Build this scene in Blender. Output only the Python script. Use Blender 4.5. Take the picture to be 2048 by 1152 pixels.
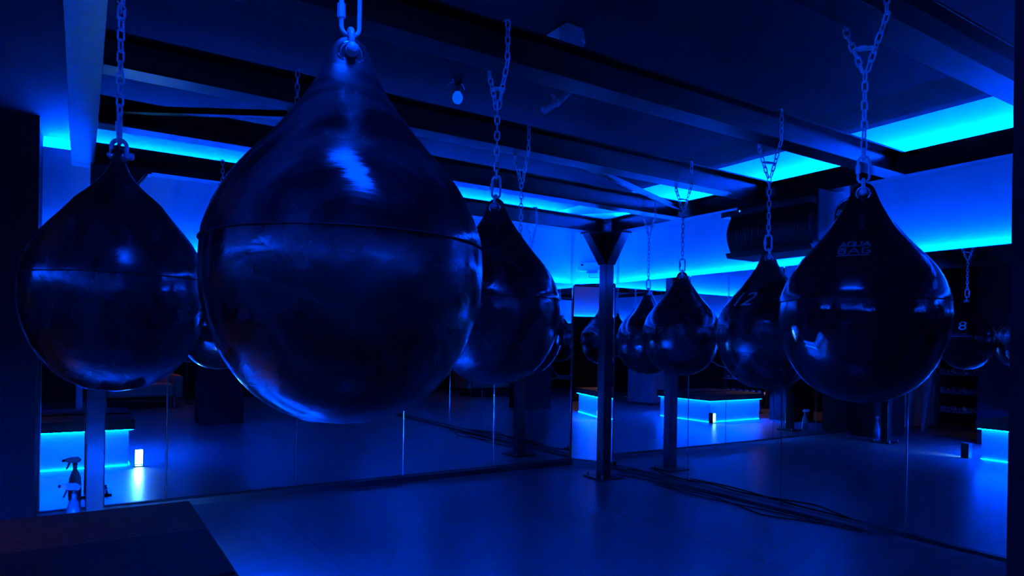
import bpy, bmesh, math, random
from mathutils import Vector, Matrix
random.seed(7)
for o in list(bpy.data.objects): bpy.data.objects.remove(o)
sc = bpy.context.scene
COL = sc.collection

# ------------------------------------------------------------------ camera, world, exposure
F, CX, CY, YAW, ROLL, H = 1346.3, 1038.8, 688.4, math.radians(33.128), math.radians(0.9), 1.27
FWD = Vector((math.sin(YAW), math.cos(YAW), 0)); RIGHT = Vector((math.cos(YAW), -math.sin(YAW), 0)); UP = Vector((0, 0, 1))
cam = bpy.data.cameras.new('camera'); camo = bpy.data.objects.new('camera', cam); COL.objects.link(camo)
cam.sensor_fit = 'HORIZONTAL'; cam.sensor_width = 36.0; cam.lens = F / 2048 * 36
cam.shift_x = -(CX - 1024) / 2048; cam.shift_y = (CY - 576) / 2048
cam.clip_start = 0.02
_r = RIGHT * math.cos(ROLL) + UP * math.sin(ROLL); _u = UP * math.cos(ROLL) - RIGHT * math.sin(ROLL)
camo.matrix_world = Matrix(((_r.x, _u.x, -FWD.x, 0), (_r.y, _u.y, -FWD.y, 0), (_r.z, _u.z, -FWD.z, H), (0, 0, 0, 1)))
sc.camera = camo
w = bpy.data.worlds.new('world'); sc.world = w; w.use_nodes = True
w.node_tree.nodes['Background'].inputs[0].default_value = (0, 0, 0, 1)
w.node_tree.nodes['Background'].inputs[1].default_value = 0.0
sc.view_settings.view_transform = 'Standard'; sc.view_settings.look = 'None'
sc.view_settings.exposure = 0.0; sc.view_settings.gamma = 1.0; sc.view_settings.use_curve_mapping = False
sc.cycles.max_bounces = 10; sc.cycles.glossy_bounces = 8; sc.cycles.diffuse_bounces = 4
sc.cycles.sample_clamp_indirect = 30.0; sc.cycles.blur_glossy = 0.6

BLUE = (0.0, 0.054, 1.0)
S_MIRROR, S_COVE_L, S_COVE_R, S_PLAT = 520.0, 8000.0, 7000.0, 2600.0

# ------------------------------------------------------------------ materials
MATS = {}
def mat(name, col, rough=0.5, metal=0.0, noise=0.0, nscale=8.0, bump=0.0, bscale=40.0, rnoise=0.0, spec=0.5, coat=0.0, stretch=(1, 1, 1)):
    m = bpy.data.materials.new(name); m.use_nodes = True; nt = m.node_tree; b = nt.nodes['Principled BSDF']
    b.inputs['Base Color'].default_value = (*col, 1); b.inputs['Roughness'].default_value = rough
    b.inputs['Metallic'].default_value = metal; b.inputs['Specular IOR Level'].default_value = spec
    b.inputs['Coat Weight'].default_value = coat; b.inputs['Coat Roughness'].default_value = 0.08
    if noise or bump or rnoise:
        tc = nt.nodes.new('ShaderNodeTexCoord'); mp = nt.nodes.new('ShaderNodeMapping'); mp.inputs['Scale'].default_value = stretch
        nt.links.new(tc.outputs['Object'], mp.inputs[0])
    if noise:
        n = nt.nodes.new('ShaderNodeTexNoise'); n.inputs['Scale'].default_value = nscale; n.inputs['Detail'].default_value = 6
        nt.links.new(mp.outputs[0], n.inputs['Vector'])
        cr = nt.nodes.new('ShaderNodeValToRGB')
        cr.color_ramp.elements[0].position = .3; cr.color_ramp.elements[1].position = .7
        cr.color_ramp.elements[0].color = (*[c * (1 - noise) for c in col], 1); cr.color_ramp.elements[1].color = (*[min(1, c * (1 + noise)) for c in col], 1)
        nt.links.new(n.outputs['Fac'], cr.inputs[0]); nt.links.new(cr.outputs[0], b.inputs['Base Color'])
    if rnoise:
        n2 = nt.nodes.new('ShaderNodeTexNoise'); n2.inputs['Scale'].default_value = nscale * .7; n2.inputs['Detail'].default_value = 5; n2.inputs['Distortion'].default_value = 1.2
        nt.links.new(mp.outputs[0], n2.inputs['Vector'])
        mr = nt.nodes.new('ShaderNodeMapRange'); mr.inputs[1].default_value = .3; mr.inputs[2].default_value = .72
        mr.inputs[3].default_value = max(.02, rough - rnoise); mr.inputs[4].default_value = rough + rnoise
        nt.links.new(n2.outputs['Fac'], mr.inputs[0]); nt.links.new(mr.outputs[0], b.inputs['Roughness'])
    if bump:
        n3 = nt.nodes.new('ShaderNodeTexNoise'); n3.inputs['Scale'].default_value = bscale; n3.inputs['Detail'].default_value = 4
        nt.links.new(mp.outputs[0], n3.inputs['Vector'])
        bp = nt.nodes.new('ShaderNodeBump'); bp.inputs['Strength'].default_value = bump; bp.inputs['Distance'].default_value = .01
        nt.links.new(n3.outputs['Fac'], bp.inputs['Height']); nt.links.new(bp.outputs[0], b.inputs['Normal'])
    MATS[name] = m; return m
def emat(name, col, s):
    m = bpy.data.materials.new(name); m.use_nodes = True; nt = m.node_tree; nt.nodes.clear()
    e = nt.nodes.new('ShaderNodeEmission'); e.inputs[0].default_value = (*col, 1); e.inputs[1].default_value = s
    o = nt.nodes.new('ShaderNodeOutputMaterial'); nt.links.new(e.outputs[0], o.inputs[0]); MATS[name] = m; return m
mat('floor', (.10, .102, .108), .29, noise=.12, nscale=1.2, spec=1.0)
mat('ceiling', (.020, .020, .022), .8, noise=.06, nscale=2, spec=.12)
mat('wall', (.62, .62, .64), .55, noise=.05, nscale=3)
mat('cove_white', (.8, .8, .82), .6); mat('cove_grey', (.03, .03, .033), .8, spec=.1)
mat('dark_wall', (.006, .006, .008), .7, noise=.2, nscale=4, spec=.08)
mat('steel', (.010, .010, .012), .3, rnoise=.03, noise=.25, nscale=3, spec=.3)
mat('bolt', (.25, .25, .27), .35, 1.0)
mat('mirror', (.80, .83, .86), .0, 1.0)
mat('mirror_edge', (.6, .62, .66), .15, 1.0)
mat('black_trim', (.012, .012, .014), .45)
mat('chain', (.95, .95, .96), .35, .15)
mat('slab', (.10, .065, .045), .7, spec=.1, noise=.6, nscale=110, bump=.25, bscale=160)
mat('platform_face', (.6, .6, .62), .45, noise=.04, nscale=3)
mat('print', (.75, .75, .78), .5)
mat('grey_print', (.16, .16, .19), .5)
mat('plastic_black', (.015, .015, .017), .4, bump=.1, bscale=200)
mat('plastic_white', (.88, .88, .9), .4)
mat('plastic_grey', (.4, .4, .42), .5)
mat('bulb_glass', (.92, .92, .94), .25)
mat('rubber', (.012, .012, .013), .7, spec=.2)
mat('bottle_clear', (.22, .23, .26), .12)
mat('bottle_label', (.05, .05, .12), .4)
mat('wood', (.25, .12, .06), .5, noise=.3, nscale=4, stretch=(1, 1, 8))
mat('leather', (.3, .11, .05), .45, bump=.1, bscale=60)
mat('chrome', (.75, .76, .8), .18, 1.0)
mat('panel_grey', (.10, .10, .11), .5)
emat('led_mirror', BLUE, S_MIRROR); emat('led_cove_l', BLUE, S_COVE_L); emat('led_cove_r', BLUE, S_COVE_R); emat('led_plat', BLUE, S_PLAT); emat('led_foot', BLUE, 500.0)
emat('warm', (1.0, .42, .14), 380.0); emat('warm_dim', (1.0, .36, .10), 35.0); emat('added_spot_glow', (.12, .55, 1.0), 420.0); emat('led_tube', BLUE, 40.0); emat('led_back', BLUE, 1000.0); emat('bulb_added_glow', (.0, .10, 1.0), .85)

def bag_mat(name, seed, rough, scuff):
    m = mat(name, (.006, .007, .010), rough, spec=.55)
    nt = m.node_tree; b = nt.nodes['Principled BSDF']
    tc = nt.nodes.new('ShaderNodeTexCoord'); mp = nt.nodes.new('ShaderNodeMapping')
    mp.inputs['Location'].default_value = (seed, seed * 1.7, seed * .6); mp.inputs['Scale'].default_value = (1, 1, 1)
    mp.inputs['Rotation'].default_value = (.5, .7, seed)
    nt.links.new(tc.outputs['Object'], mp.inputs[0])
    n = nt.nodes.new('ShaderNodeTexNoise'); n.inputs['Scale'].default_value = 5; n.inputs['Detail'].default_value = 7; n.inputs['Distortion'].default_value = 2.0
    nt.links.new(mp.outputs[0], n.inputs['Vector'])
    mr = nt.nodes.new('ShaderNodeMapRange'); mr.inputs[1].default_value = .38; mr.inputs[2].default_value = .68; mr.inputs[3].default_value = rough * .55; mr.inputs[4].default_value = rough * 1.9
    nt.links.new(n.outputs['Fac'], mr.inputs[0]); nt.links.new(mr.outputs[0], b.inputs['Roughness'])
    # scuffs: long pale wipe marks on the vinyl
    mp2 = nt.nodes.new('ShaderNodeMapping'); mp2.inputs['Scale'].default_value = (1.0, 4.5, 1.6); mp2.inputs['Rotation'].default_value = (.4, .8, .9 + seed)
    nt.links.new(tc.outputs['Object'], mp2.inputs[0])
    n2 = nt.nodes.new('ShaderNodeTexNoise'); n2.inputs['Scale'].default_value = 4; n2.inputs['Detail'].default_value = 6; n2.inputs['Distortion'].default_value = .6
    nt.links.new(mp2.outputs[0], n2.inputs['Vector'])
    cr = nt.nodes.new('ShaderNodeValToRGB'); cr.color_ramp.elements[0].position = .40; cr.color_ramp.elements[0].color = (.006, .007, .010, 1)
    cr.color_ramp.elements[1].position = .74; cr.color_ramp.elements[1].color = (.006 + .10 * scuff, .007 + .10 * scuff, .010 + .11 * scuff, 1)
    nt.links.new(n2.outputs['Fac'], cr.inputs[0]); nt.links.new(cr.outputs[0], b.inputs['Base Color'])
    bp = nt.nodes.new('ShaderNodeBump'); bp.inputs['Strength'].default_value = .12; bp.inputs['Distance'].default_value = .02
    nt.links.new(n.outputs['Fac'], bp.inputs['Height']); nt.links.new(bp.outputs[0], b.inputs['Normal'])
    return m
for i in range(4): bag_mat('vinyl%d' % i, 1.3 * i + .4, (.18, .20, .13, .18)[i], (.3, .5, .04, .25)[i])

# ------------------------------------------------------------------ helpers
class MB:
    def __init__(s): s.v = []; s.f = []; s.smooth = False
    def add(s, vs, fs):
        n = len(s.v); s.v += [tuple(v) for v in vs]; s.f += [tuple(i + n for i in f) for f in fs]; return s
    def box(s, a, b, M=None):
        (x0, y0, z0), (x1, y1, z1) = a, b
        vs = [Vector(p) for p in ((x0, y0, z0), (x1, y0, z0), (x1, y1, z0), (x0, y1, z0), (x0, y0, z1), (x1, y0, z1), (x1, y1, z1), (x0, y1, z1))]
        if M is not None: vs = [M @ v for v in vs]
        return s.add(vs, [(0, 3, 2, 1), (4, 5, 6, 7), (0, 1, 5, 4), (1, 2, 6, 5), (2, 3, 7, 6), (3, 0, 4, 7)])
    def prism(s, poly, axis, a, b):       # poly in the plane normal to axis ('x','y','z'), extruded a..b
        n = len(poly); idx = {'x': lambda p, t: (t, p[0], p[1]), 'y': lambda p, t: (p[0], t, p[1]), 'z': lambda p, t: (p[0], p[1], t)}[axis]
        vs = [idx(p, a) for p in poly] + [idx(p, b) for p in poly]
        fs = [tuple(range(n)), tuple(range(2 * n - 1, n - 1, -1))] + [(i, i + n, (i + 1) % n + n, (i + 1) % n) for i in range(n)]
        return s.add(vs, fs)
    def tube(s, pts, r, n=8, closed=False, caps=True):
        pts = [Vector(p) for p in pts]; k = len(pts); rs = r if isinstance(r, (list, tuple)) else [r] * k
        ref = None; rings = []
        for i, p in enumerate(pts):
            if closed: t = pts[(i + 1) % k] - pts[i - 1]
            else: t = pts[min(i + 1, k - 1)] - pts[max(i - 1, 0)]
            t.normalize()
            if ref is None: ref = t.orthogonal().normalized()
            ref = (ref - t * ref.dot(t)).normalized(); bn = t.cross(ref)
            rings.append([p + (ref * math.cos(2 * math.pi * j / n) + bn * math.sin(2 * math.pi * j / n)) * rs[i] for j in range(n)])
        vs = [v for rg in rings for v in rg]; fs = []
        for i in range(k if closed else k - 1):
            a, b = i * n, ((i + 1) % k) * n
            fs += [(a + j, a + (j + 1) % n, b + (j + 1) % n, b + j) for j in range(n)]
        if caps and not closed: fs += [tuple(range(n - 1, -1, -1)), tuple(range((k - 1) * n, k * n))]
        return s.add(vs, fs)
    def lathe(s, prof, n=24, M=None):     # prof: (r, z) bottom to top
        vs = []; fs = []
        for r, z in prof:
            for j in range(n):
                a = 2 * math.pi * j / n; vs.append(Vector((r * math.cos(a), r * math.sin(a), z)))
        for i in range(len(prof) - 1):
            fs += [(i * n + j, i * n + (j + 1) % n, (i + 1) * n + (j + 1) % n, (i + 1) * n + j) for j in range(n)]
        fs += [tuple(range(n - 1, -1, -1)), tuple(range((len(prof) - 1) * n, len(prof) * n))]
        if M is not None: vs = [M @ v for v in vs]
        return s.add(vs, fs)
    def mesh(s, name, m, smooth=False):
        me = bpy.data.meshes.new(name); me.from_pydata(s.v, [], s.f); me.update()
        bm = bmesh.new(); bm.from_mesh(me); bmesh.ops.recalc_face_normals(bm, faces=bm.faces); bm.to_mesh(me); bm.free()
        me.materials.append(MATS[m])
        if smooth: me.shade_smooth()
        return me
    def build(s, name, m, parent=None, smooth=False, bevel=0.0, auto=None):
        me = s.mesh(name, m, smooth or auto is not None)
        if auto is not None: me.set_sharp_from_angle(angle=math.radians(auto))
        o = bpy.data.objects.new(name, me); COL.objects.link(o)
        if parent: o.parent = parent; o.matrix_parent_inverse = parent.matrix_world.inverted() if parent.type == 'EMPTY' and False else Matrix()
        if bevel:
            b = o.modifiers.new('bevel', 'BEVEL'); b.width = bevel; b.segments = 2; b.limit_method = 'ANGLE'
        return o
def inst(name, me, parent, M=None):
    o = bpy.data.objects.new(name, me); COL.objects.link(o); o.parent = parent
    if M is not None: o.matrix_local = M
    return o
def tag(o, label, cat=None, group=None, kind=None):
    o['label'] = label
    if cat: o['category'] = cat
    if group: o['group'] = group
    if kind: o['kind'] = kind
    return o
def thing(name, label, cat, loc=(0, 0, 0), rz=0.0, group=None):
    o = bpy.data.objects.new(name, None); COL.objects.link(o); o.location = loc; o.rotation_euler = (0, 0, rz); o.empty_display_size = .1
    return tag(o, label, cat, group)
def struct(name, mb, m, label=None):
    o = mb.build(name, m); o['kind'] = 'structure'
    if label: o['label'] = label
    return o
def arc(c, r, a0, a1, n, u, v):
    c, u, v = Vector(c), Vector(u), Vector(v)
    return [c + u * r * math.cos(a0 + (a1 - a0) * i / n) + v * r * math.sin(a0 + (a1 - a0) * i / n) for i in range(n + 1)]

# ------------------------------------------------------------------ dimensions of the room
YW, XW = 5.72, 4.68            # mirror faces
CH0, CH1 = 4.414, 5.355         # corner cut: (CH0, YW) .. (XW, CH1)
MB_Z, MBR_Z, MT_Z, PT_Z, CEIL = .05, .022, 1.92, 2.60, 2.685
XL, XR, YB, YF = -3.2, XW + .14, -4.6, YW + .14
ZB, BH, BW = 2.335, .14, .12   # frame beam bottom, height, flange width
BX0, BX1, BYP = .0, 4.234, 4.973
BEAMS = [3.999, 3.147, 2.21, 1.222, .24, -.74]
BY0 = -1.74

# floor: vinyl sheets with joints
fl = struct('floor', MB().box((XL, YB, -.12), (XR, YF, -.006)), 'black_trim')
xs = [XL, -.95, 1.24, 3.43, XR]
for i in range(4):
    MB().box((xs[i] + .0015, YB, -.006), (xs[i + 1] - .0015, YF, 0)).build('floor_sheet', 'floor', fl)
# ceiling: main slab, lowered beside a light slot along the right wall
SLOT = 4.22
cl = struct('ceiling', MB().box((XL, YB, CEIL), (SLOT, YF, CEIL + .25)).box((SLOT, YB, 2.90), (XR, YF, 3.0)), 'ceiling')
MB().box((SLOT + .001, YB, CEIL + .03), (SLOT + .008, YF, 2.884)).build('slot_side', 'cove_grey', cl)
MB().box((SLOT, YB, 2.885), (XR - .005, YF, 2.899)).build('slot_lining', 'cove_grey', cl)

# walls
wl = struct('wall_left', MB().box((XL, YF - .04, 0), (XR, YF + .1, 3.0)), 'wall')
xq = [-.235, 1.2, 2.8, CH0 + .0]
for i in range(3):
    MB().box((xq[i] + .001, YW + .050, MT_Z), (xq[i + 1] - .001, YF - .041, PT_Z)).build('upper_panel', 'wall', wl)
MB().box((-.235, YW + .050, PT_Z), (CH0 - .001, YW + .055, PT_Z + .004)).build('panel_lip', 'wall', wl)
MB().box((-.235, YW + .008, .0), (CH0, YF - .041, MT_Z - .006)).build('mirror_backing', 'black_trim', wl)
wr = struct('wall_right', MB().box((XR - .04, YB, 0), (XR + .1, YF, 3.0)), 'wall')
yq = [YB, -1.0, 1.0, 2.65, 4.0, CH1]
for i in range(5):
    MB().box((XW + .050, yq[i] + .001, MT_Z), (XR - .041, yq[i + 1] - .001, PT_Z)).build('upper_panel', 'wall', wr)
MB().box((XW + .050, YB, PT_Z), (XW + .055, CH1 - .001, PT_Z + .013)).build('panel_lip', 'wall', wr)
MB().box((XW + .008, YB, .0), (XR - .041, CH1, MT_Z - .006)).build('mirror_backing', 'black_trim', wr)
MB().box((XR - .0405, YB, PT_Z + .02), (XR - .036, YF, 2.884)).build('slot_wall', 'cove_white', wr)
# corner cut
cdir = Vector((XW - CH0, CH1 - YW, 0)); clen = cdir.length; cdir.normalize(); cn = Vector((cdir.y, -cdir.x, 0))
if cn.x + cn.y > 0: cn = -cn                   # towards the room
CM = Matrix.Translation((CH0, YW, 0)) @ Matrix(((cdir.x, -cn.x, 0, 0), (cdir.y, -cn.y, 0, 0), (0, 0, 1, 0), (0, 0, 0, 1)))   # local x along, y into the wall
wc = struct('wall_corner', MB().prism([(CH0, YW + .085), (XW + .085, CH1), (XR - .04, CH1), (XR - .04, YF - .04), (CH0, YF - .04)], 'z', 0, CEIL - .01), 'wall')
MB().box((0, .050, MT_Z), (clen, .09, 2.63), CM).build('upper_panel', 'wall', wc)
MB().box((0, .008, 0), (clen, .049, MT_Z - .006), CM).build('mirror_backing', 'black_trim', wc)
# far walls
wb = struct('wall_back', MB().box((XL, YB - .1, 0), (XR, YB, 3.0)), 'dark_wall')
MB().box((XL + .3, YB, MT_Z), (XR - .3, YB + .06, PT_Z)).build('upper_panel', 'wall', wb)
MB().box((XL + .3, YB, .0), (XR - .3, YB + .10, MT_Z - .01)).box((XL + .3, YB + .09, MT_Z - .01), (XR - .3, YB + .10, MT_Z)).build('lower_panel', 'dark_wall', wb)
wf = struct('wall_far_left', MB().box((XL - .1, YB, 0), (XL, YF, 3.0)), 'dark_wall')
MB().box((XL, YB + .3, MT_Z), (XL + .06, 3.4, PT_Z)).build('upper_panel', 'wall', wf)
MB().box((XL, YB + .3, .0), (XL + .10, 3.4, MT_Z - .01)).box((XL + .09, YB + .3, MT_Z - .01), (XL + .10, 3.4, MT_Z)).build('lower_panel', 'dark_wall', wf)
# columns
struct('wall_column_left', MB().box((-1.05, 5.31, 0), (-.235, YF - .041, CEIL)), 'dark_wall')
struct('wall_pillar_near', MB().box((1.5, -.03, 0), (2.1, .57, CEIL)), 'dark_wall')
struct('wall_pillar_side', MB().box((-1.55, 3.82, 0), (-.97, 4.3, CEIL)), 'dark_wall')
# baseboards
struct('baseboard_left', MB().box((-.235, YW - .055, 0), (CH0 - .02, YW + .007, MB_Z)), 'black_trim')
struct('baseboard_right', MB().box((XW - .075, YB, 0), (XW + .007, CH1 - .02, MBR_Z)), 'black_trim')
struct('baseboard_corner', MB().box((.03, -.04, 0), (clen - .03, .007, MB_Z), CM), 'black_trim')

# mirrors: panes with a ground edge
def pane_mb(wd, z0, z1, M):
    c = .004; d = .006
    mb = MB()
    o = [(0, z0), (wd, z0), (wd, z1), (0, z1)]; i_ = [(c, z0 + c), (wd - c, z0 + c), (wd - c, z1 - c), (c, z1 - c)]
    vs = [(x, d, z) for x, z in o] + [(x, .003, z) for x, z in o] + [(x, 0, z) for x, z in i_]
    fs = [(0, 1, 2, 3), (11, 10, 9, 8)] + [(k, (k + 1) % 4, (k + 1) % 4 + 4, k + 4) for k in range(4)] + [(k + 4, (k + 1) % 4 + 4, (k + 1) % 4 + 8, k + 8) for k in range(4)]
    return mb.add([M @ Vector(v) for v in vs], fs)
def pane(parent, M, wd, zb=MB_Z):
    o = pane_mb(wd, zb + .001, MT_Z + .004, M).build('mirror_pane', 'mirror', parent)
    o.data.materials.append(MATS['mirror_edge'])
    for p in o.data.polygons:
        if p.area < .5 * wd * (MT_Z - MB_Z): p.material_index = 1
    return o
t = thing('wall_mirror', 'long wall mirror of five tall panes behind the post with spray bottle', 'mirror')
ml = [-.232, .56, 1.52, 2.48, 3.44, CH0 - .003]
for i in range(5): pane(t, Matrix.Translation((ml[i] + .002, YW, 0)), ml[i + 1] - ml[i] - .004)
t = thing('wall_mirror', 'wall mirror of tall panes below the boxy loudspeaker, cables along its foot', 'mirror')
mr_ = [CH1 - .003, 4.32, 3.34, 2.37, 1.40, .43, -.54]
RM = Matrix(((0, 1, 0, XW), (-1, 0, 0, 0), (0, 0, 1, 0), (0, 0, 0, 1)))
for i in range(6): pane(t, Matrix.Translation((0, mr_[i] - .002, 0)) @ RM, mr_[i] - mr_[i + 1] - .004, MBR_Z)
t = thing('wall_mirror', 'narrow single mirror pane across the cut corner behind the steel post', 'mirror')
pane(t, CM @ Matrix.Translation((.003, 0, 0)), clen - .006)

# LED strips (thin light-giving tapes)
def led(a, b, m, label, M=None):
    o = MB().box(a, b, M).build('led_strip', m); return tag(o, label, 'led strip', 'blue led strips')
zl = MT_Z - .004
led((-.23, YW + .014, zl), (CH0 - .01, YW + .026, zl + .004), 'led_mirror', 'blue led strip along the top of the five-pane mirror')
led((XW + .014, -1.5, zl), (XW + .026, CH1 - .01, zl + .004), 'led_mirror', 'blue led strip along the top of the mirror under the loudspeaker')
led((.01, .014, zl), (clen - .01, .026, zl + .004), 'led_mirror', 'short blue led strip on top of the narrow corner mirror', CM)
led((XR - .055, -1.5, PT_Z + .001), (XR - .045, CH1, PT_Z + .004), 'led_cove_r', 'blue led strip hidden in the ceiling slot over the loudspeaker')
led((XL + .35, YB + .07, MT_Z - .009), (XR - .35, YB + .085, MT_Z - .004), 'led_back', 'blue led strip along the back wall of the gym')
led((XL + .07, YB + .35, MT_Z - .009), (XL + .085, 3.35, MT_Z - .004), 'led_back', 'blue led strip along the far side wall of the gym')
led((-.225, YF - .055, PT_Z + .001), (CH0, YF - .045, PT_Z + .004), 'led_cove_l', 'blue led strip above the pale panel over the five-pane mirror')

# ------------------------------------------------------------------ steel frame
fr = thing('steel_frame', 'black steel frame of beams and posts that carries the hanging bags', 'frame')
def iprof(w, h, tf=.011, tw=.008):
    a, b = w / 2, tw / 2
    return [(-a, 0), (a, 0), (a, tf), (b, tf), (b, h - tf), (a, h - tf), (a, h), (-a, h), (-a, h - tf), (-b, h - tf), (-b, tf), (-a, tf)]
def beam_x(y, x0, x1):
    MB().prism([(y + p, ZB + q) for p, q in iprof(BW, BH)], 'x', x0, x1).build('beam', 'steel', fr, bevel=.0015)
def beam_y(x, y0, y1):
    MB().prism([(x + p, ZB + q) for p, q in iprof(BW, BH)], 'y', y0, y1).build('beam', 'steel', fr, bevel=.0015)
beam_y(BX0, BY0 - .06, BYP - .062); beam_y(BX1, BY0 - .06, BYP - .062)
beam_x(BYP, BX0 - .06, BX1 + .06)
for y in BEAMS: beam_x(y, BX0 + .062, BX1 - .062)
# horizontal braces
def brace(a, b, wd=.045, z=ZB + .05):
    a, b = Vector((*a, z)), Vector((*b, z)); d = (b - a); L = d.length; d.normalize(); n = Vector((-d.y, d.x, 0))
    M = Matrix(((d.x, n.x, 0, a.x), (d.y, n.y, 0, a.y), (0, 0, 1, z), (0, 0, 0, 1)))
    MB().box((0, -wd / 2, 0), (L, wd / 2, .006), M).box((0, wd / 2 - .006, 0), (L, wd / 2, wd), M).build('brace', 'steel', fr)
brace((2.35, 3.147 + .064), (BX1 - .064, 3.999 - .064))
brace((BX0 + .064, 3.999 - .06), (1.3, 3.147 + .064))
# posts with base plates and haunches
PW = .10
def post(x, y, dirs):
    MB().box((x - PW / 2, y - PW / 2, .014), (x + PW / 2, y + PW / 2, ZB)).build('post', 'steel', fr, bevel=.006)
    bp = MB().box((x - .14, y - .14, 0), (x + .14, y + .14, .014)).build('base_plate', 'steel', fr, bevel=.002)
    for sx in (-1, 1):
        for sy in (-1, 1):
            MB().lathe([(.013, .014), (.013, .022), (.008, .0225), (.008, .045)], 8, Matrix.Translation((x + sx * .105, y + sy * .105, 0))).build('bolt', 'bolt', bp)
    for dx, dy in dirs:
        # haunch: web triangle plus sloping face plate
        d = Vector((dx, dy, 0)); n = Vector((-dy, dx, 0)); b0 = Vector((x, y, 0)) + d * PW / 2
        def P(u, v, z): q = b0 + d * u + n * v; return (q.x, q.y, z)
        L, Z0 = .20, ZB - .29
        mb = MB()
        for v in (-.005,):
            mb.add([P(0, v, ZB), P(L, v, ZB), P(0, v, Z0), P(0, v + .01, ZB), P(L, v + .01, ZB), P(0, v + .01, Z0)], [(0, 1, 2), (5, 4, 3), (0, 3, 4, 1), (1, 4, 5, 2), (2, 5, 3, 0)])
        mb.build('gusset', 'steel', fr)
        mb = MB()
        mb.add([P(0, -.05, Z0), P(0, .05, Z0), P(L, .05, ZB - .012), P(L, -.05, ZB - .012), P(.012, -.05, Z0), P(.012, .05, Z0), P(L + .012, .05, ZB - .012), P(L + .012, -.05, ZB - .012)],
               [(0, 1, 2, 3), (7, 6, 5, 4), (0, 4, 5, 1), (1, 5, 6, 2), (2, 6, 7, 3), (3, 7, 4, 0)])
        mb.build('haunch_plate', 'steel', fr)
        MB().add([P(-.1, -.06, ZB - .012), P(L + .03, -.06, ZB - .012), P(L + .03, .06, ZB - .012), P(-.1, .06, ZB - .012), P(-.1, -.06, ZB), P(L + .03, -.06, ZB), P(L + .03, .06, ZB), P(-.1, .06, ZB)],
                 [(3, 2, 1, 0), (4, 5, 6, 7), (0, 1, 5, 4), (1, 2, 6, 5), (2, 3, 7, 6), (3, 0, 4, 7)]).build('cap_plate', 'steel', fr)
post(BX1, BYP, [(-1, 0), (0, -1)]); post(BX0 + .09, BYP, [(1, 0)])
post(BX1, BY0, [(0, 1)]); post(BX0, BY0, [(0, 1)])

# ------------------------------------------------------------------ water bags on chains
PROF = [(0, 0), (.006, .06), (.018, .105), (.035, .135), (.06, .160), (.1, .205), (.14, .27), (.18, .345), (.22, .425), (.26, .51), (.3, .605), (.345, .72), (.39, .82), (.45, .915), (.52, .985), (.6, 1.0), (.67, .988), (.74, .945), (.81, .865), (.87, .76), (.92, .635), (.96, .475), (.985, .30), (1, 0)]
def prof(s):
    for (a, ra), (b, rb) in zip(PROF, PROF[1:]):
        if s <= b: return ra + (rb - ra) * (s - a) / (b - a)
    return 0
HB, RB = .715, .252
def flat(s): return .28 + .72 * min(1, max(0, (s - .03) / .2)) ** 1.3
def bag_mesh(name, m, hb, rb, seed):
    rnd = random.Random(seed); n = 56; vs = []; fs = []
    ss = [0.002] + [i / 46 for i in range(1, 46)] + [.985, .995]
    ss = sorted(set(ss + [.005, .012, .03]))
    ph = [rnd.uniform(0, 6.28) for _ in range(6)]
    def rr(s):   # smooth the table a little
        return (prof(max(0, s - .012)) + 2 * prof(s) + prof(min(1, s + .012))) / 4 if .03 < s < .97 else prof(s)
    for s in ss:
        for j in range(n):
            a = 2 * math.pi * j / n; r = rb * rr(s)
            fold = 1 + .018 * math.exp(-((s - .2) / .12) ** 2) * math.sin(5 * a + ph[0]) + .006 * math.exp(-((s - .45) / .2) ** 2) * math.sin(3 * a + ph[1] + 4 * s)
            vs.append((r * math.cos(a) * fold, r * math.sin(a) * flat(s) * fold, -s * hb))
    vs.append((0, 0, 0)); vs.append((0, 0, -hb)); k = len(ss)
    for i in range(k - 1):
        fs += [(i * n + j, (i + 1) * n + j, (i + 1) * n + (j + 1) % n, i * n + (j + 1) % n) for j in range(n)]
    fs += [(k * n, j, (j + 1) % n) for j in range(n)] + [(k * n + 1, (k - 1) * n + (j + 1) % n, (k - 1) * n + j) for j in range(n)]
    mb = MB(); mb.v = vs; mb.f = fs
    return mb.mesh(name, m, True)
def surf(a, zz, hb, rb, off):
    s = min(1, max(0, -zz / hb)); r = rb * prof(s) + off
    return Vector((r * math.cos(a), r * math.sin(a) * flat(s), zz))
def text_on_bag(name, txt, ang, zc, size, bag, hb, rb, m, shear=0.0):
    cu = bpy.data.curves.new('txt', 'FONT'); cu.body = txt; cu.size = size; cu.align_x = 'CENTER'; cu.align_y = 'CENTER'; cu.shear = shear; cu.resolution_u = 3
    to = bpy.data.objects.new('txt', cu); COL.objects.link(to); bpy.context.view_layer.update()
    me = bpy.data.meshes.new_from_object(to.evaluated_get(bpy.context.evaluated_depsgraph_get())); bpy.data.objects.remove(to)
    bm = bmesh.new(); bm.from_mesh(me)
    bmesh.ops.triangulate(bm, faces=bm.faces); bmesh.ops.subdivide_edges(bm, edges=[e for e in bm.edges if e.calc_length() > .012], cuts=2, use_grid_fill=False)
    for v in bm.verts:
        zz = zc + v.co.y * .80; r = rb * prof(-zz / hb)
        v.co = surf(ang + v.co.x / max(r, .05), zz, hb, rb, .0035)
    bm.to_mesh(me); bm.free(); me.materials.clear(); me.materials.append(MATS[m])
    o = bpy.data.objects.new(name, me); COL.objects.link(o); o.parent = bag; return o
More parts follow.
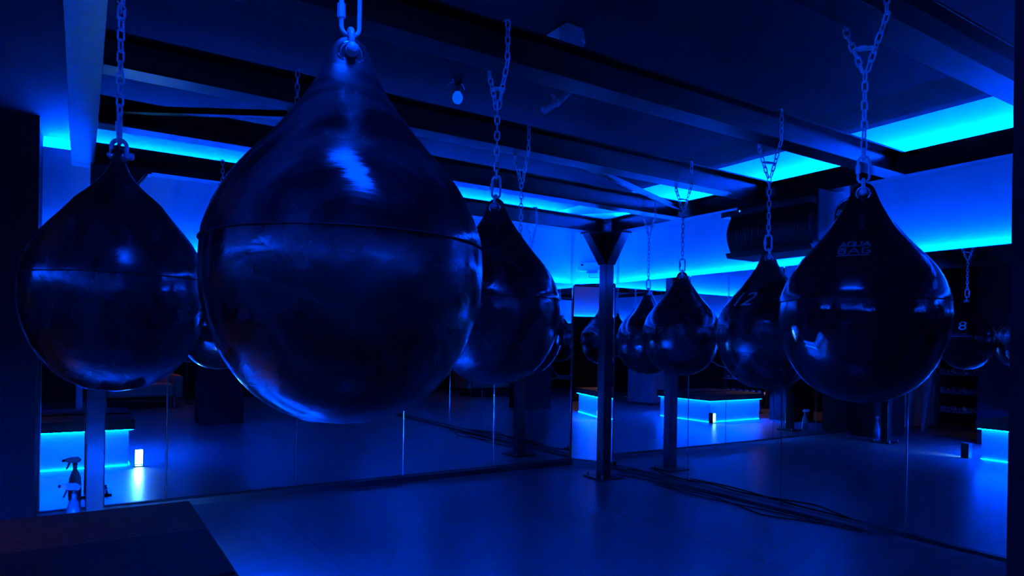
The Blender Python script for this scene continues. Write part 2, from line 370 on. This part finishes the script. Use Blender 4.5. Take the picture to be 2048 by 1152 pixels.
def strokes_on_bag(name, segs, ang, zc, sx, sz, wd, bag, hb, rb, m):
    mb = MB()
    for (x0, y0), (x1, y1) in segs:
        d = Vector((x1 - x0, y1 - y0)); L = max(d.length, 1e-6); d /= L; nn = Vector((-d.y, d.x)) * wd / 2; k = 6; vs = []
        for i in range(k + 1):
            c = Vector((x0, y0)) + d * L * i / k
            for sgn in (-1, 1):
                q = c + nn * sgn; zz = zc + q.y * sz; r = rb * prof(-zz / hb); vs.append(surf(ang + q.x * sx / r, zz, hb, rb, .0025))
        mb.add(vs, [(2 * i, 2 * i + 1, 2 * i + 3, 2 * i + 2) for i in range(k)])
    return mb.build(name, m, bag)

# chain parts: shared meshes
def stadium(L, W, n=6):     # centreline of an oval link in the xz plane, outer straight length L between end-arc centres
    pts = []
    for i in range(n + 1): a = math.pi * i / n; pts.append(Vector((W * math.cos(a), 0, L / 2 + W * math.sin(a))))
    for i in range(n + 1): a = math.pi + math.pi * i / n; pts.append(Vector((W * math.cos(a), 0, -L / 2 + W * math.sin(a))))
    return pts
WIRE, PITCH = .0030, .030
def link_mesh(): return MB().tube(stadium(PITCH - 2 * .0085 + 2 * WIRE, .0085), WIRE, 6, True).mesh('chain_link', 'chain', True)
LINK = link_mesh()
QL, QW, QR = .052, .0165, .0044
QUICK = MB().tube(stadium(QL, QW, 8), QR, 8, True).mesh('quick_link', 'chain', True)
NUT = MB().lathe([(.0055, -.013), (.0076, -.0128), (.0076, .0128), (.0055, .013)], 6, Matrix.Translation((-QW, 0, .002))).mesh('nut', 'chain', False)
def shackle_meshes():
    r, wdt, ht = .0060, .019, .05
    pts = [Vector((0, -wdt, 0)), Vector((0, -wdt, ht * .5))] + [Vector((0, wdt * math.cos(math.pi - math.pi * i / 10), ht * .5 + wdt * math.sin(math.pi * i / 10))) for i in range(1, 10)] + [Vector((0, wdt, ht * .5)), Vector((0, wdt, 0))]
    bow = MB().tube(pts, r, 10)
    for sgn in (-1, 1): bow.lathe([(.008, -.006), (.0115, -.005), (.0115, .005), (.008, .006)], 14, Matrix.Translation((0, sgn * wdt, 0)) @ Matrix.Rotation(math.pi / 2, 4, 'X'))
    bow = bow.mesh('shackle_bow', 'chain', True)
    pin = MB().lathe([(.0055, -.03), (.0055, .024), (.0095, .0245), (.0105, .028), (.0105, .034), (.008, .037)], 14, Matrix.Rotation(math.pi / 2, 4, 'X')).mesh('shackle_pin', 'chain', True)
    return bow, pin
BOW, PIN = shackle_meshes()
EYE = MB().tube([Vector((.021 * math.cos(2 * math.pi * i / 20), 0, .021 * math.sin(2 * math.pi * i / 20))) for i in range(20)], .0036, 8, True).mesh('eyelet', 'chrome', True)
HOLE = MB().lathe([(.019, -.0012), (.019, .0012)], 20, Matrix.Rotation(math.pi / 2, 4, 'X')).mesh('eyelet_hole', 'black_trim', False)
def frame_along(p, t, xref):
    t = t.normalized(); x = (xref - t * xref.dot(t))
    x = x.normalized() if x.length > 1e-4 else t.orthogonal().normalized()
    y = t.cross(x)
    return Matrix(((x.x, y.x, t.x, p.x), (x.y, y.y, t.y, p.y), (x.z, y.z, t.z, p.z), (0, 0, 0, 1)))
def run_links(root, pts, xref, start=0):
    pts = [Vector(p) for p in pts]; seg = [(b - a).length for a, b in zip(pts, pts[1:])]; tot = sum(seg); n = max(1, round(tot / PITCH)); st = tot / n
    for k in range(n):
        d = (k + .5) * st; i = 0
        while i < len(seg) - 1 and d > seg[i]: d -= seg[i]; i += 1
        t = (pts[i + 1] - pts[i]).normalized(); p = pts[i] + t * d
        M = frame_along(p, t, xref)
        if (k + start) % 2: M = M @ Matrix.Rotation(math.pi / 2, 4, 'Z')
        inst('chain_link', LINK, root, M @ Matrix.Rotation(random.uniform(-.12, .12), 4, 'Z'))
def hang(x, y, ztop, hb, tab, label, clabel, seed, beam_axis='x', split=2.17, marks=None, rb=RB):
    """one bag and its chain. tab = direction (angle) the flat loop faces"""
    bag = thing('punching_bag', label, 'punching bag', (x, y, ztop), tab + math.pi / 2, 'teardrop water bags on chains')
    me = bag_mesh('bag_shell', 'vinyl%d' % (seed % 4), hb, rb, seed); sh = inst('bag_shell', me, bag)
    ez = -.055 * hb
    for sg in (-1, 1):
        yy = sg * (rb * prof(.055) * flat(.055) + .001)
        e = inst('eyelet', EYE, bag, Matrix.Translation((0, yy * .96, ez))); inst('eyelet_hole', HOLE, e, Matrix.Identity(4))
    ring = []
    zs = .545
    for j in range(64):
        a = 2 * math.pi * j / 64; v = surf(a, -zs * hb, hb, rb, .0005); ring.append(v)
    MB().tube(ring, .0022, 5, True).build('seam', 'rubber', bag, True)
    for sg in (-1, 1): pass
    if marks: marks(bag)
    # chain
    ch = thing('hanging_chain', clabel, 'chain', (x, y, ztop), 0, 'steel chains that carry the bags')
    Z = Matrix.Rotation(tab + math.pi / 2, 4, 'Z')
    pz = ez + .004
    inst('shackle', BOW, ch, Matrix.Translation((0, 0, pz)) @ Z); inst('shackle_pin', PIN, ch, Matrix.Translation((0, 0, pz)) @ Z)
    ztop_sh = pz + .025 + .019 + .006
    qz = ztop_sh - .006 - .006 + QL / 2 + QW - QR
    qdir = Z                      # quick link lies in the tab plane, at right angles to the shackle bow
    q = inst('quick_link', QUICK, ch, Matrix.Translation((0, 0, qz)) @ qdir); inst('nut', NUT, q, Matrix.Identity(4))
    z0 = qz + QL / 2 + QW - QR - .004
    zs_ = split - ztop
    run_links(ch, [(0, 0, z0), (0, 0, zs_)], RIGHT, 1)
    zb, zt = ZB - ztop, ZB + BH - ztop; e = BW / 2 + .007
    ax = Vector((0, 1, 0)) if beam_axis == 'x' else Vector((1, 0, 0)); perp = Vector((1, 0, 0)) if beam_axis == 'x' else Vector((0, 1, 0))
    for sg in (-1, 1):
        o = ax * sg
        run_links(ch, [o * .008 + Vector((0, 0, zs_)), o * .03 + Vector((0, 0, zs_ + .06)), o * e + Vector((0, 0, zb - .012)), o * e + Vector((0, 0, zt + .004))], perp, 0)
    run_links(ch, [-ax * e + Vector((0, 0, zt + .006)), ax * e + Vector((0, 0, zt + .006))], perp, 0)
    cq = inst('quick_link', QUICK, ch, Matrix.Translation((0, 0, zs_ + .075)) @ frame_along(Vector((0, 0, 0)), ax + Vector((0, 0, .25)), perp) @ Matrix.Scale(.85, 4)); inst('nut', NUT, cq, Matrix.Identity(4))
    return bag

def to_cam(x, y): return math.atan2(-y, -x)
# brand mark strokes
def logo_segs():
    S = []
    def L(*p): S.extend(zip(p, p[1:]))
    def A(x, y, w, h): L((x, y), (x + w / 2, y + h), (x + w, y)); L((x + w * .2, y + h * .32), (x + w * .8, y + h * .32))
    def Q(x, y, w, h): L((x, y), (x + w, y), (x + w, y + h), (x, y + h), (x, y)); L((x + w * .6, y + h * .25), (x + w * 1.1, y - h * .15))
    def U(x, y, w, h): L((x, y + h), (x, y), (x + w, y), (x + w, y + h))
    A(-1.0, .15, .46, .62); Q(-.44, .25, .38, .55); U(.04, .25, .38, .55); A(.54, .15, .46, .62)
    L((-1.0, -.1), (-.5, -.1)); 
    L((-1, -.62), (-1, 0), (-.56, 0), (-.56, -.62), (-1, -.62)); L((-1, -.3), (-.56, -.3))
    L((-.36, -.66), (0, 0), (.36, -.66)); L((-.22, -.42), (.22, -.42))
    L((1, 0), (.56, 0), (.56, -.62), (1, -.62), (1, -.32), (.78, -.32))
    L((-1.12, -.84), (1.04, -.84))
    return S
def m_logo(bag): strokes_on_bag('brand_mark', logo_segs(), -math.pi / 2 - .13, -.235, .042, .028, .13, bag, HB, RB, 'grey_print')
hang(.412, 1.222, 1.838, .722, to_cam(.4, 1.22) + .15, 'big scuffed black teardrop bag hanging near the speckled brown plinth, tab and pin facing out', 'short chain and bright shackle above the big scuffed bag', 1)
hang(2.118, 1.222, 1.812, HB, to_cam(2.1, 1.22), 'glossy black teardrop bag with a small AQUA BAG mark', 'forked chain above the bag with the AQUA BAG mark', 2, marks=m_logo)
hang(.085, 2.21, 1.818, .70, to_cam(.06, 2.2) + 1.35, 'black teardrop bag under the corner of two beams beside the dark column, tab seen edge-on', 'chain above the bag beside the dark column', 3, rb=.232)
hang(1.325, 2.21, 1.828, HB, to_cam(1.3, 2.2) - .35, 'black teardrop bag hanging below the round light bulb', 'long double chain beside the round light bulb', 4)
def m12(bag): text_on_bag('number_mark', '12', -math.pi / 2 - .95, -.262, .125, bag, HB, RB, 'print', .22)
hang(2.965, 2.21, 1.772, .715, to_cam(2.96, 2.2) + .3, 'black teardrop bag with the white number 12', 'forked chain above the bag with number 12', 5, marks=m12, split=2.15)
def m8(bag): text_on_bag('number_mark', '8', -math.pi / 2, -.29, .15, bag, HB, RB, 'print', .0)
hang(2.05, 3.147, 1.80, HB, -.25, 'black teardrop bag with a white number 8, facing the mirror', 'doubled chain above the bag with number 8', 6, marks=m8)
hang(3.332, 3.147, 1.768, .69, to_cam(3.33, 3.1), 'plain black teardrop bag between the corner post and the number 12 bag', 'chain above the plain bag between the corner post and number 12', 7)
hang(3.848, 3.999, 1.728, .685, to_cam(3.8, 4) + .5, 'black teardrop bag closest to the corner mirror and right frame beam', 'thin chain above the bag closest to the corner mirror', 8)
hang(.80, 3.147, 1.80, HB, to_cam(.8, 3.1) + .6, 'black teardrop bag on the second beam, hidden behind the big scuffed bag', 'chain rising behind the big scuffed bag from the second beam', 9)
hang(.79, 4.973, 1.78, HB, to_cam(.8, 5) + .2, 'black teardrop bag on the wall-side beam near the post with spray bottle', 'chain on the wall-side beam near the post with spray bottle', 10)
hang(3.36, 4.973, 1.76, HB, to_cam(3.4, 5) + .2, 'black teardrop bag on the wall-side beam near the corner post', 'chain on the wall-side beam near the corner post', 11)

# ------------------------------------------------------------------ lit platform
PX0, PX1, PY0, PY1, PT = -.93, .47, 2.46, 3.72, .46
pl = thing('lit_platform', 'low plinth with speckled brown top and blue light under its overhang', 'platform', (0, 0, 0))
MB().box((PX0, PY0, PT - .10), (PX1, PY1, PT)).build('top_slab', 'slab', pl, bevel=.006)
MB().box((PX0 + .05, PY0 + .05, 0), (PX1 - .05, PY1 - .05, PT - .10)).build('body', 'platform_face', pl)
zz = PT - .106
for a, b in (((PX0 + .03, PY1 - .024, zz), (PX1 - .03, PY1 - .016, zz + .005)), ((PX1 - .024, PY0 + .03, zz), (PX1 - .016, PY1 - .03, zz + .005)), ((PX0 + .03, PY0 + .016, zz), (PX1 - .03, PY0 + .024, zz + .005))):
    MB().box(a, b).build('light_strip', 'led_plat', pl)
for a, b in (((PX0 + .06, PY1 - .044, .001), (PX1 - .06, PY1 - .038, .004)), ((PX1 - .044, PY0 + .06, .001), (PX1 - .038, PY1 - .06, .004))):
    MB().box(a, b).build('light_strip', 'led_foot', pl)
o = MB().box((PX0 + .01, PY0 + .01, PT), (PX1 - .012, 3.10, PT + .012)).build('rubber_mat', 'rubber', None, bevel=.003)
tag(o, 'black rubber mat laid on part of the speckled plinth top', 'mat')
# added hooded emitter behind its end, makes the bright blob in the mirror
t = thing('added_spot', 'small hooded light added behind the plinth to make a bright blob in the mirror', 'lamp', (.50, 3.80, 0))
MB().box((-.04, -.045, 0), (.04, .04, .01)).box((-.04, -.045, .01), (-.034, .04, .17)).box((.034, -.045, .01), (.04, .04, .17)).box((-.04, -.045, .17), (.04, .04, .176)).box((-.034, -.045, .01), (.034, -.038, .17)).build('hood', 'plastic_black', t)
MB().box((-.026, -.036, .02), (.026, -.03, .16)).build('glow_face', 'added_spot_glow', t)

# spray bottle by the post
t = thing('spray_bottle', 'clear spray bottle with dark label on the floor by the frame post', 'bottle', (-.02, 5.16, 0), -.35)
MB().lathe([(.034, 0), (.042, .006), (.043, .12), (.040, .17), (.026, .215), (.016, .235), (.0145, .262), (.0145, .275)], 20).build('bottle_body', 'bottle_clear', t, True)
MB().lathe([(.0435, .03), (.0442, .031), (.0442, .115), (.0435, .116)], 20).build('bottle_label', 'bottle_label', t, True)
MB().lathe([(.017, .272), (.017, .292), (.012, .294)], 14).build('collar', 'plastic_black', t, auto=40)
MB().prism([(.03, .292), (-.02, .292), (-.05, .30), (-.072, .308), (-.072, .326), (-.03, .338), (.02, .336), (.042, .315)], 'y', -.012, .012).build('trigger_head', 'plastic_grey', t, bevel=.003)
MB().prism([(-.03, .302), (-.042, .302), (-.058, .262), (-.064, .245), (-.056, .245), (-.046, .265)], 'y', -.006, .006).build('trigger', 'plastic_black', t)
MB().lathe([(.008, 0), (.010, .004), (.010, .016), (.007, .018)], 10, Matrix.Translation((-.072, 0, .317)) @ Matrix.Rotation(-math.pi / 2, 4, 'Y')).build('nozzle', 'plastic_black', t)

# ------------------------------------------------------------------ things on ceiling and walls
t = thing('light_bulb', 'round bulb with an added faint blue glow in a black clawed holder on the ceiling', 'light bulb', (1.68, 3.22, CEIL))
MB().lathe([(.02, -.012), (.03, 0)], 14).lathe([(.018, -.035), (.018, -.012)], 12).build('holder', 'plastic_black', t)
for k in range(3):
    a = k * 2.1 + .4; c, s_ = math.cos(a), math.sin(a)
    MB().tube([(0.015 * c, .015 * s_, -.012), (.045 * c, .045 * s_, -.016), (.06 * c, .06 * s_, -.034)], .0035, 6).build('claw', 'chrome', t)
MB().lathe([(.014, -.035), (.0145, -.066), (.016, -.07)][::-1], 14).build('cap', 'plastic_grey', t, True)
MB().lathe([(.002, -.130), (.014, -.127), (.024, -.117), (.0285, -.100), (.026, -.084), (.0175, -.070), (.015, -.066)], 20).build('glass', 'bulb_added_glow', t, True)  # faint emission added to the glass to lift the bulb's brightness
t = thing('ceiling_box', 'small pale mounting box with bracket on the ceiling behind a beam', 'box', (1.80, 2.42, CEIL))
MB().prism([(-.07, -.09), (.06, -.09), (.06, 0), (-.03, 0), (-.07, -.03)], 'y', -.05, .05).build('case', 'plastic_white', t, bevel=.003)
MB().box((.062, -.02, -.09), (.09, .02, .0)).build('bracket', 'plastic_white', t, bevel=.002)
MB().tube([(.076, 0, -.06), (.076, -.035, -.055), (.05, -.06, -.06)], .008, 8).build('cable_stub', 'plastic_white', t, True)
# corrugated hose stub
t = thing('conduit_hose', 'grey corrugated hose end with a pale clamp hanging from the ceiling', 'hose', (0, 0, 0))
cp = [Vector((2.15, 2.8, CEIL)), Vector((2.115, 2.8, 2.61)), Vector((2.08, 2.8, 2.56)), Vector((2.03, 2.8, 2.515)), Vector((1.95, 2.8, 2.455))]
pts, rad = [], []
def cr_(P, u):
    i = min(int(u), len(P) - 2); f_ = u - i; p0, p1, p2, p3 = P[max(i - 1, 0)], P[i], P[i + 1], P[min(i + 2, len(P) - 1)]
    return .5 * ((2 * p1) + (p2 - p0) * f_ + (2 * p0 - 5 * p1 + 4 * p2 - p3) * f_ ** 2 + (3 * p1 - p0 - 3 * p2 + p3) * f_ ** 3)
for k in range(57): pts.append(cr_(cp, k * 4 / 56)); rad.append(.021 if k % 2 else .0185)
MB().tube(pts, rad, 12).build('hose', 'plastic_grey', t, True)
cl_ = [cr_(cp, 2.95 + .04 * k) for k in range(5)]
MB().tube(cl_, .0245, 14).tube([cl_[2] + Vector((-.02, -.01, .015)), cl_[2] + Vector((-.035, -.012, .03))], .009, 8).build('clamp', 'plastic_white', t, auto=50)

# loudspeaker below the right-hand beam
t = thing('loudspeaker', 'wide black loudspeaker with ribbed front hung under the side beam', 'speaker', (4.20, 3.03, 0))
pr = [(.16, 1.97), (.16, 2.245), (-.12, 2.245)] + [(-.12 - .055 * math.sin(math.pi * k / 8), 2.245 - .275 * k / 8) for k in range(1, 8)] + [(-.12, 1.97)]
MB().prism(pr, 'y', -.34, .34).build('cabinet', 'plastic_black', t, bevel=.004)
for k in range(34):
    y = -.32 + k * .64 / 33
    MB().tube([(-.12 - .058 * math.sin(math.pi * j / 8) - .002, y, 2.24 - .265 * j / 8) for j in range(9)], .0035, 4).build('grille_rib', 'plastic_black', t)
MB().box((-.20, -.37, 2.235), (.17, .37, 2.275)).build('top_plate', 'plastic_black', t, bevel=.004)
MB().prism([(.16, 1.935), (.16, 1.972), (-.17, 1.972), (-.15, 1.935)], 'y', -.35, .35).build('bottom_plate', 'plastic_black', t, bevel=.003)
MB().box((-.13, -.385, 1.99), (.15, -.372, 2.33)).build('side_bracket', 'panel_grey', t, bevel=.003)
MB().box((-.02, -.37, 2.276), (.08, .37, 2.334)).build('mount', 'steel', t)
tl = MB().lathe([(.006, 0), (.006, .004)], 10, Matrix.Translation((-.196, .20, 2.262)) @ Matrix.Rotation(-math.pi / 2, 4, 'Y')).build('status_light', 'led_tube', t)
# caged fan beside it
t = thing('caged_fan', 'small round wire-caged fan beside the loudspeaker bracket', 'fan', (4.22, 2.50, 2.15), .5)
for rr_ in (.05, .085, .115): MB().tube([(-.03 if rr_ < .1 else -.01, rr_ * math.cos(2 * math.pi * k / 24), rr_ * math.sin(2 * math.pi * k / 24)) for k in range(24)], .0025, 5, True).build('cage_ring', 'chrome', t, True)
for k in range(10):
    a = 2 * math.pi * k / 10; MB().tube([(-.036, .01 * math.cos(a), .01 * math.sin(a)), (-.03, .06 * math.cos(a), .06 * math.sin(a)), (-.01, .115 * math.cos(a), .115 * math.sin(a)), (.04, .118 * math.cos(a), .118 * math.sin(a))], .002, 5).build('cage_wire', 'chrome', t, True)
MB().lathe([(.06, .04), (.115, .045), (.118, .05), (.05, .11), (.03, .115)], 20, Matrix.Rotation(math.pi / 2, 4, 'Y')).build('housing', 'plastic_black', t, True)
for k in range(4):
    MB().box((.005, -.02, .012), (.012, .02, .10), Matrix.Rotation(k * math.pi / 2 + .3, 4, 'X') @ Matrix.Rotation(.4, 4, 'Z')).build('blade', 'plastic_grey', t)
MB().box((-.02, -.02, .11), (.08, .02, .184)).build('arm', 'panel_grey', t)

# control box on the cut corner
cm = CM @ Matrix.Translation((clen * .36, .049, 0))
t = thing('control_box', 'pale wall box with looped cable above the narrow corner mirror', 'box', (0, 0, 0)); t.matrix_world = cm
MB().box((-.10, -.05, 2.06), (.12, 0, 2.15)).build('case', 'plastic_white', t, bevel=.004)
MB().box((-.02, -.06, 2.03), (.10, 0, 2.058)).build('lower_case', 'plastic_grey', t, bevel=.003)
MB().box((-.085, -.053, 2.115), (-.06, -.049, 2.135)).build('switch', 'plastic_black', t)
MB().tube([(-.10, -.02, 2.13), (-.135, -.02, 2.12), (-.145, -.02, 2.09), (-.12, -.02, 2.07), (-.06, -.02, 2.055)], .005, 6).build('cable', 'plastic_white', t, True)
MB().tube([(0, -.02, 2.03), (-.005, -.02, 1.995), (.02, -.02, 1.985), (.12, -.02, 1.985)], .008, 8).build('conduit', 'plastic_white', t, True)

# cables on the floor along the right-hand mirror
def cable(pts, label, r=.005):
    P = [Vector(p) for p in pts]; q = [cr_(P, u * (len(P) - 1) / (8 * (len(P) - 1))) for u in range(8 * (len(P) - 1) + 1)]
    o = MB().tube(q, r, 6).build('floor_cable', 'rubber', None, True); return tag(o, label, 'cable', 'black cables along the mirror foot')
cable([(4.42, 5.0, .006), (4.52, 4.6, .006), (4.46, 4.25, .006), (4.50, 3.9, .006), (4.42, 3.5, .006), (4.36, 3.25, .006), (4.46, 3.0, .006), (4.54, 2.8, .006)], 'black cable winding along the foot of the mirror, looping outward')
cable([(4.44, 4.5, .006), (4.40, 4.1, .006), (4.44, 3.7, .006), (4.50, 3.3, .006), (4.52, 2.95, .006), (4.555, 2.6, .006)], 'black cable lying straight along the foot of the mirror')
cable([(4.50, 4.75, .006), (4.53, 4.4, .006), (4.56, 4.1, .0055), (4.575, 3.8, .0055), (4.58, 3.5, .0055), (4.57, 3.2, .0055), (4.585, 2.9, .0055)], 'black cable lying close against the baseboard of the mirror', .0045)

# ------------------------------------------------------------------ seen only in the mirrors
def dumbbell_rack(x, y, rz, label):
    t = thing('dumbbell_rack', label, 'rack', (x, y, 0), rz, 'dumbbell racks')
    for sy in (-.55, .55):
        MB().box((-.2, sy - .03, 0), (.2, sy + .03, .03)).box((-.03, sy - .03, .03), (.03, sy + .03, .98)).build('side_frame', 'plastic_black', t)
    for k, z in enumerate((.25, .55, .85)):
        MB().box((-.15, -.52, 0), (.15, .52, .02), Matrix.Translation((.0, 0, z)) @ Matrix.Rotation(-.2, 4, 'Y')).build('shelf', 'chrome', t)
    DB = MB().tube([(-.06, 0, 0), (.06, 0, 0)], .014, 8)
    for sg in (-1, 1): DB.lathe([(.03, 0), (.05, .01), (.05, .06), (.03, .07)], 6, Matrix.Translation((sg * .055, 0, 0)) @ Matrix.Rotation(sg * math.pi / 2, 4, 'Y'))
    me = DB.mesh('dumbbell', 'chrome', False)
    M0 = Matrix.Translation((x, y, 0)) @ Matrix.Rotation(rz, 4, 'Z')
    for k, z in enumerate((.25, .55, .85)):
        for j in range(6):
            o = bpy.data.objects.new('dumbbell', me); COL.objects.link(o); o.matrix_world = M0 @ Matrix.Translation((0, -.42 + j * .168, z + .073)) @ Matrix.Rotation(-.2, 4, 'Y')
            tag(o, 'steel dumbbell on the %s shelf of the %s' % (('lowest', 'middle', 'top')[k], label.split(' beside ')[0] + (' by the leaning board' if y > 4 else ' by the counter')), 'dumbbell', 'dumbbells on racks')
dumbbell_rack(-2.55, 5.0, 0, 'three-shelf dumbbell rack beside a leaning grey board')
dumbbell_rack(-2.75, 1.9, 0, 'three-shelf dumbbell rack beside the dark side wall')
o = MB().box((-.02, -.3, 0), (.02, .3, 1.25), Matrix.Translation((-2.02, 5.50, 0.0)) @ Matrix.Rotation(1.2, 4, 'Z') @ Matrix.Rotation(-.12, 4, 'Y')).build('leaning_board', 'panel_grey', None, bevel=.004)
tag(o, 'grey board leaning back beside the dumbbell rack', 'board')
o['label'] = 'grey board leaning back between dumbbell rack and dark column'
t = thing('reception_counter', 'dark blue-grey counter with pale top standing in the open gym', 'counter', (-1.25, .55, 0), .3)
MB().box((-.5, -.3, .06), (.5, .3, .88)).build('body', 'panel_grey', t); MB().box((-.55, -.35, .88), (.55, .35, .93)).build('countertop', 'plastic_white', t, bevel=.005); MB().box((-.46, -.26, 0), (.46, .26, .06)).build('plinth', 'plastic_black', t)
def weight_bench(x, y, rz, label):
    t = thing('weight_bench', label, 'bench', (x, y, 0), rz, 'weight benches')
    MB().box((-.5, -.14, .42), (.15, .14, .48)).build('seat_pad', 'plastic_black', t, bevel=.015)
    MB().box((0, -.14, 0), (.75, .14, .06), Matrix.Translation((.17, 0, .42)) @ Matrix.Rotation(-.9, 4, 'Y')).build('back_pad', 'plastic_black', t, bevel=.015)
    MB().tube([(-.45, 0, .415), (-.4, 0, .04)], .025, 8).build('leg', 'chrome', t, True); MB().tube([(.3, 0, .5), (.42, 0, .04)], .025, 8).build('leg', 'chrome', t, True)
    MB().tube([(-.45, 0, .4), (.32, 0, .4)], .025, 8).build('rail', 'chrome', t, True)
    for xx in (-.4, .42): MB().tube([(xx, -.25, .025), (xx, .25, .025)], .025, 8).build('foot', 'chrome', t, True)
weight_bench(-2.2, -.9, .6, 'chrome and black weight bench between counter and far wall'); weight_bench(-1.2, -2.6, -.5, 'chrome and black weight bench near the leather seat')
t = thing('waiting_seat', 'brown leather seat by the back wall under a warm lamp', 'seat', (.95, -3.0, 0), math.pi / 2)
MB().box((-.35, -.55, .18), (.35, .55, .42)).build('seat_cushion', 'leather', t, bevel=.04); MB().box((-.45, -.6, .2), (-.3, .6, .82)).build('backrest', 'leather', t, bevel=.04)
for sy in (-.62, .62): MB().box((-.42, sy - .07, .15), (.36, sy + .07, .58)).build('armrest', 'leather', t, bevel=.04)
for sx in (-.35, .3):
    for sy in (-.55, .55): MB().tube([(sx, sy, 0), (sx, sy, .18)], .02, 8).build('leg', 'wood', t)
def floor_lamp(x, y, h, label, em='warm'):
    t = thing('floor_lamp', label, 'lamp', (x, y, 0), 0, 'warm floor lamps')
    MB().lathe([(.13, 0), (.13, .015), (.02, .022)], 20).build('base', 'plastic_black', t, auto=40); MB().tube([(0, 0, .02), (0, 0, h)], .011, 8).build('pole', 'plastic_black', t, True)
    MB().lathe([(.02, h), (.045, h + .03), (.05, h + .07), (.03, h + .11), (.005, h + .12)], 14).build('bulb', em, t, True)
    sh = MB(); n = 20; vs = []
    for r, z in ((.14, h - .05), (.09, h + .17)):
        vs += [(r * math.cos(2 * math.pi * k / n), r * math.sin(2 * math.pi * k / n), z) for k in range(n)]
    sh.add(vs, [(k, (k + 1) % n, n + (k + 1) % n, n + k) for k in range(n)]).build('lamp_shade', 'plastic_black', t, True)
floor_lamp(1.75, -3.1, 1.25, 'black-shaded warm floor lamp beside the brown leather seat', 'warm_dim')
floor_lamp(-1.75, 2.95, 1.45, 'black-shaded warm floor lamp beside the lit plinth')
# ceiling tube lamps over the floor behind the first row
def panel_lamp(x, y, L, wd, rz, label):
    t = thing('panel_lamp', label, 'lamp', (x, y, CEIL), rz)
    MB().box((-L / 2, -wd / 2, -.03), (L / 2, wd / 2, 0)).build('housing', 'plastic_black', t, bevel=.003); MB().box((-L / 2 + .012, -wd / 2 + .012, -.034), (L / 2 - .012, wd / 2 - .012, -.0305)).build('diffuser', 'led_tube', t)
panel_lamp(.33, .62, .9, .3, math.pi / 2 + .25, 'blue panel lamp on the ceiling near the big scuffed bag')
bpy.context.view_layer.update()
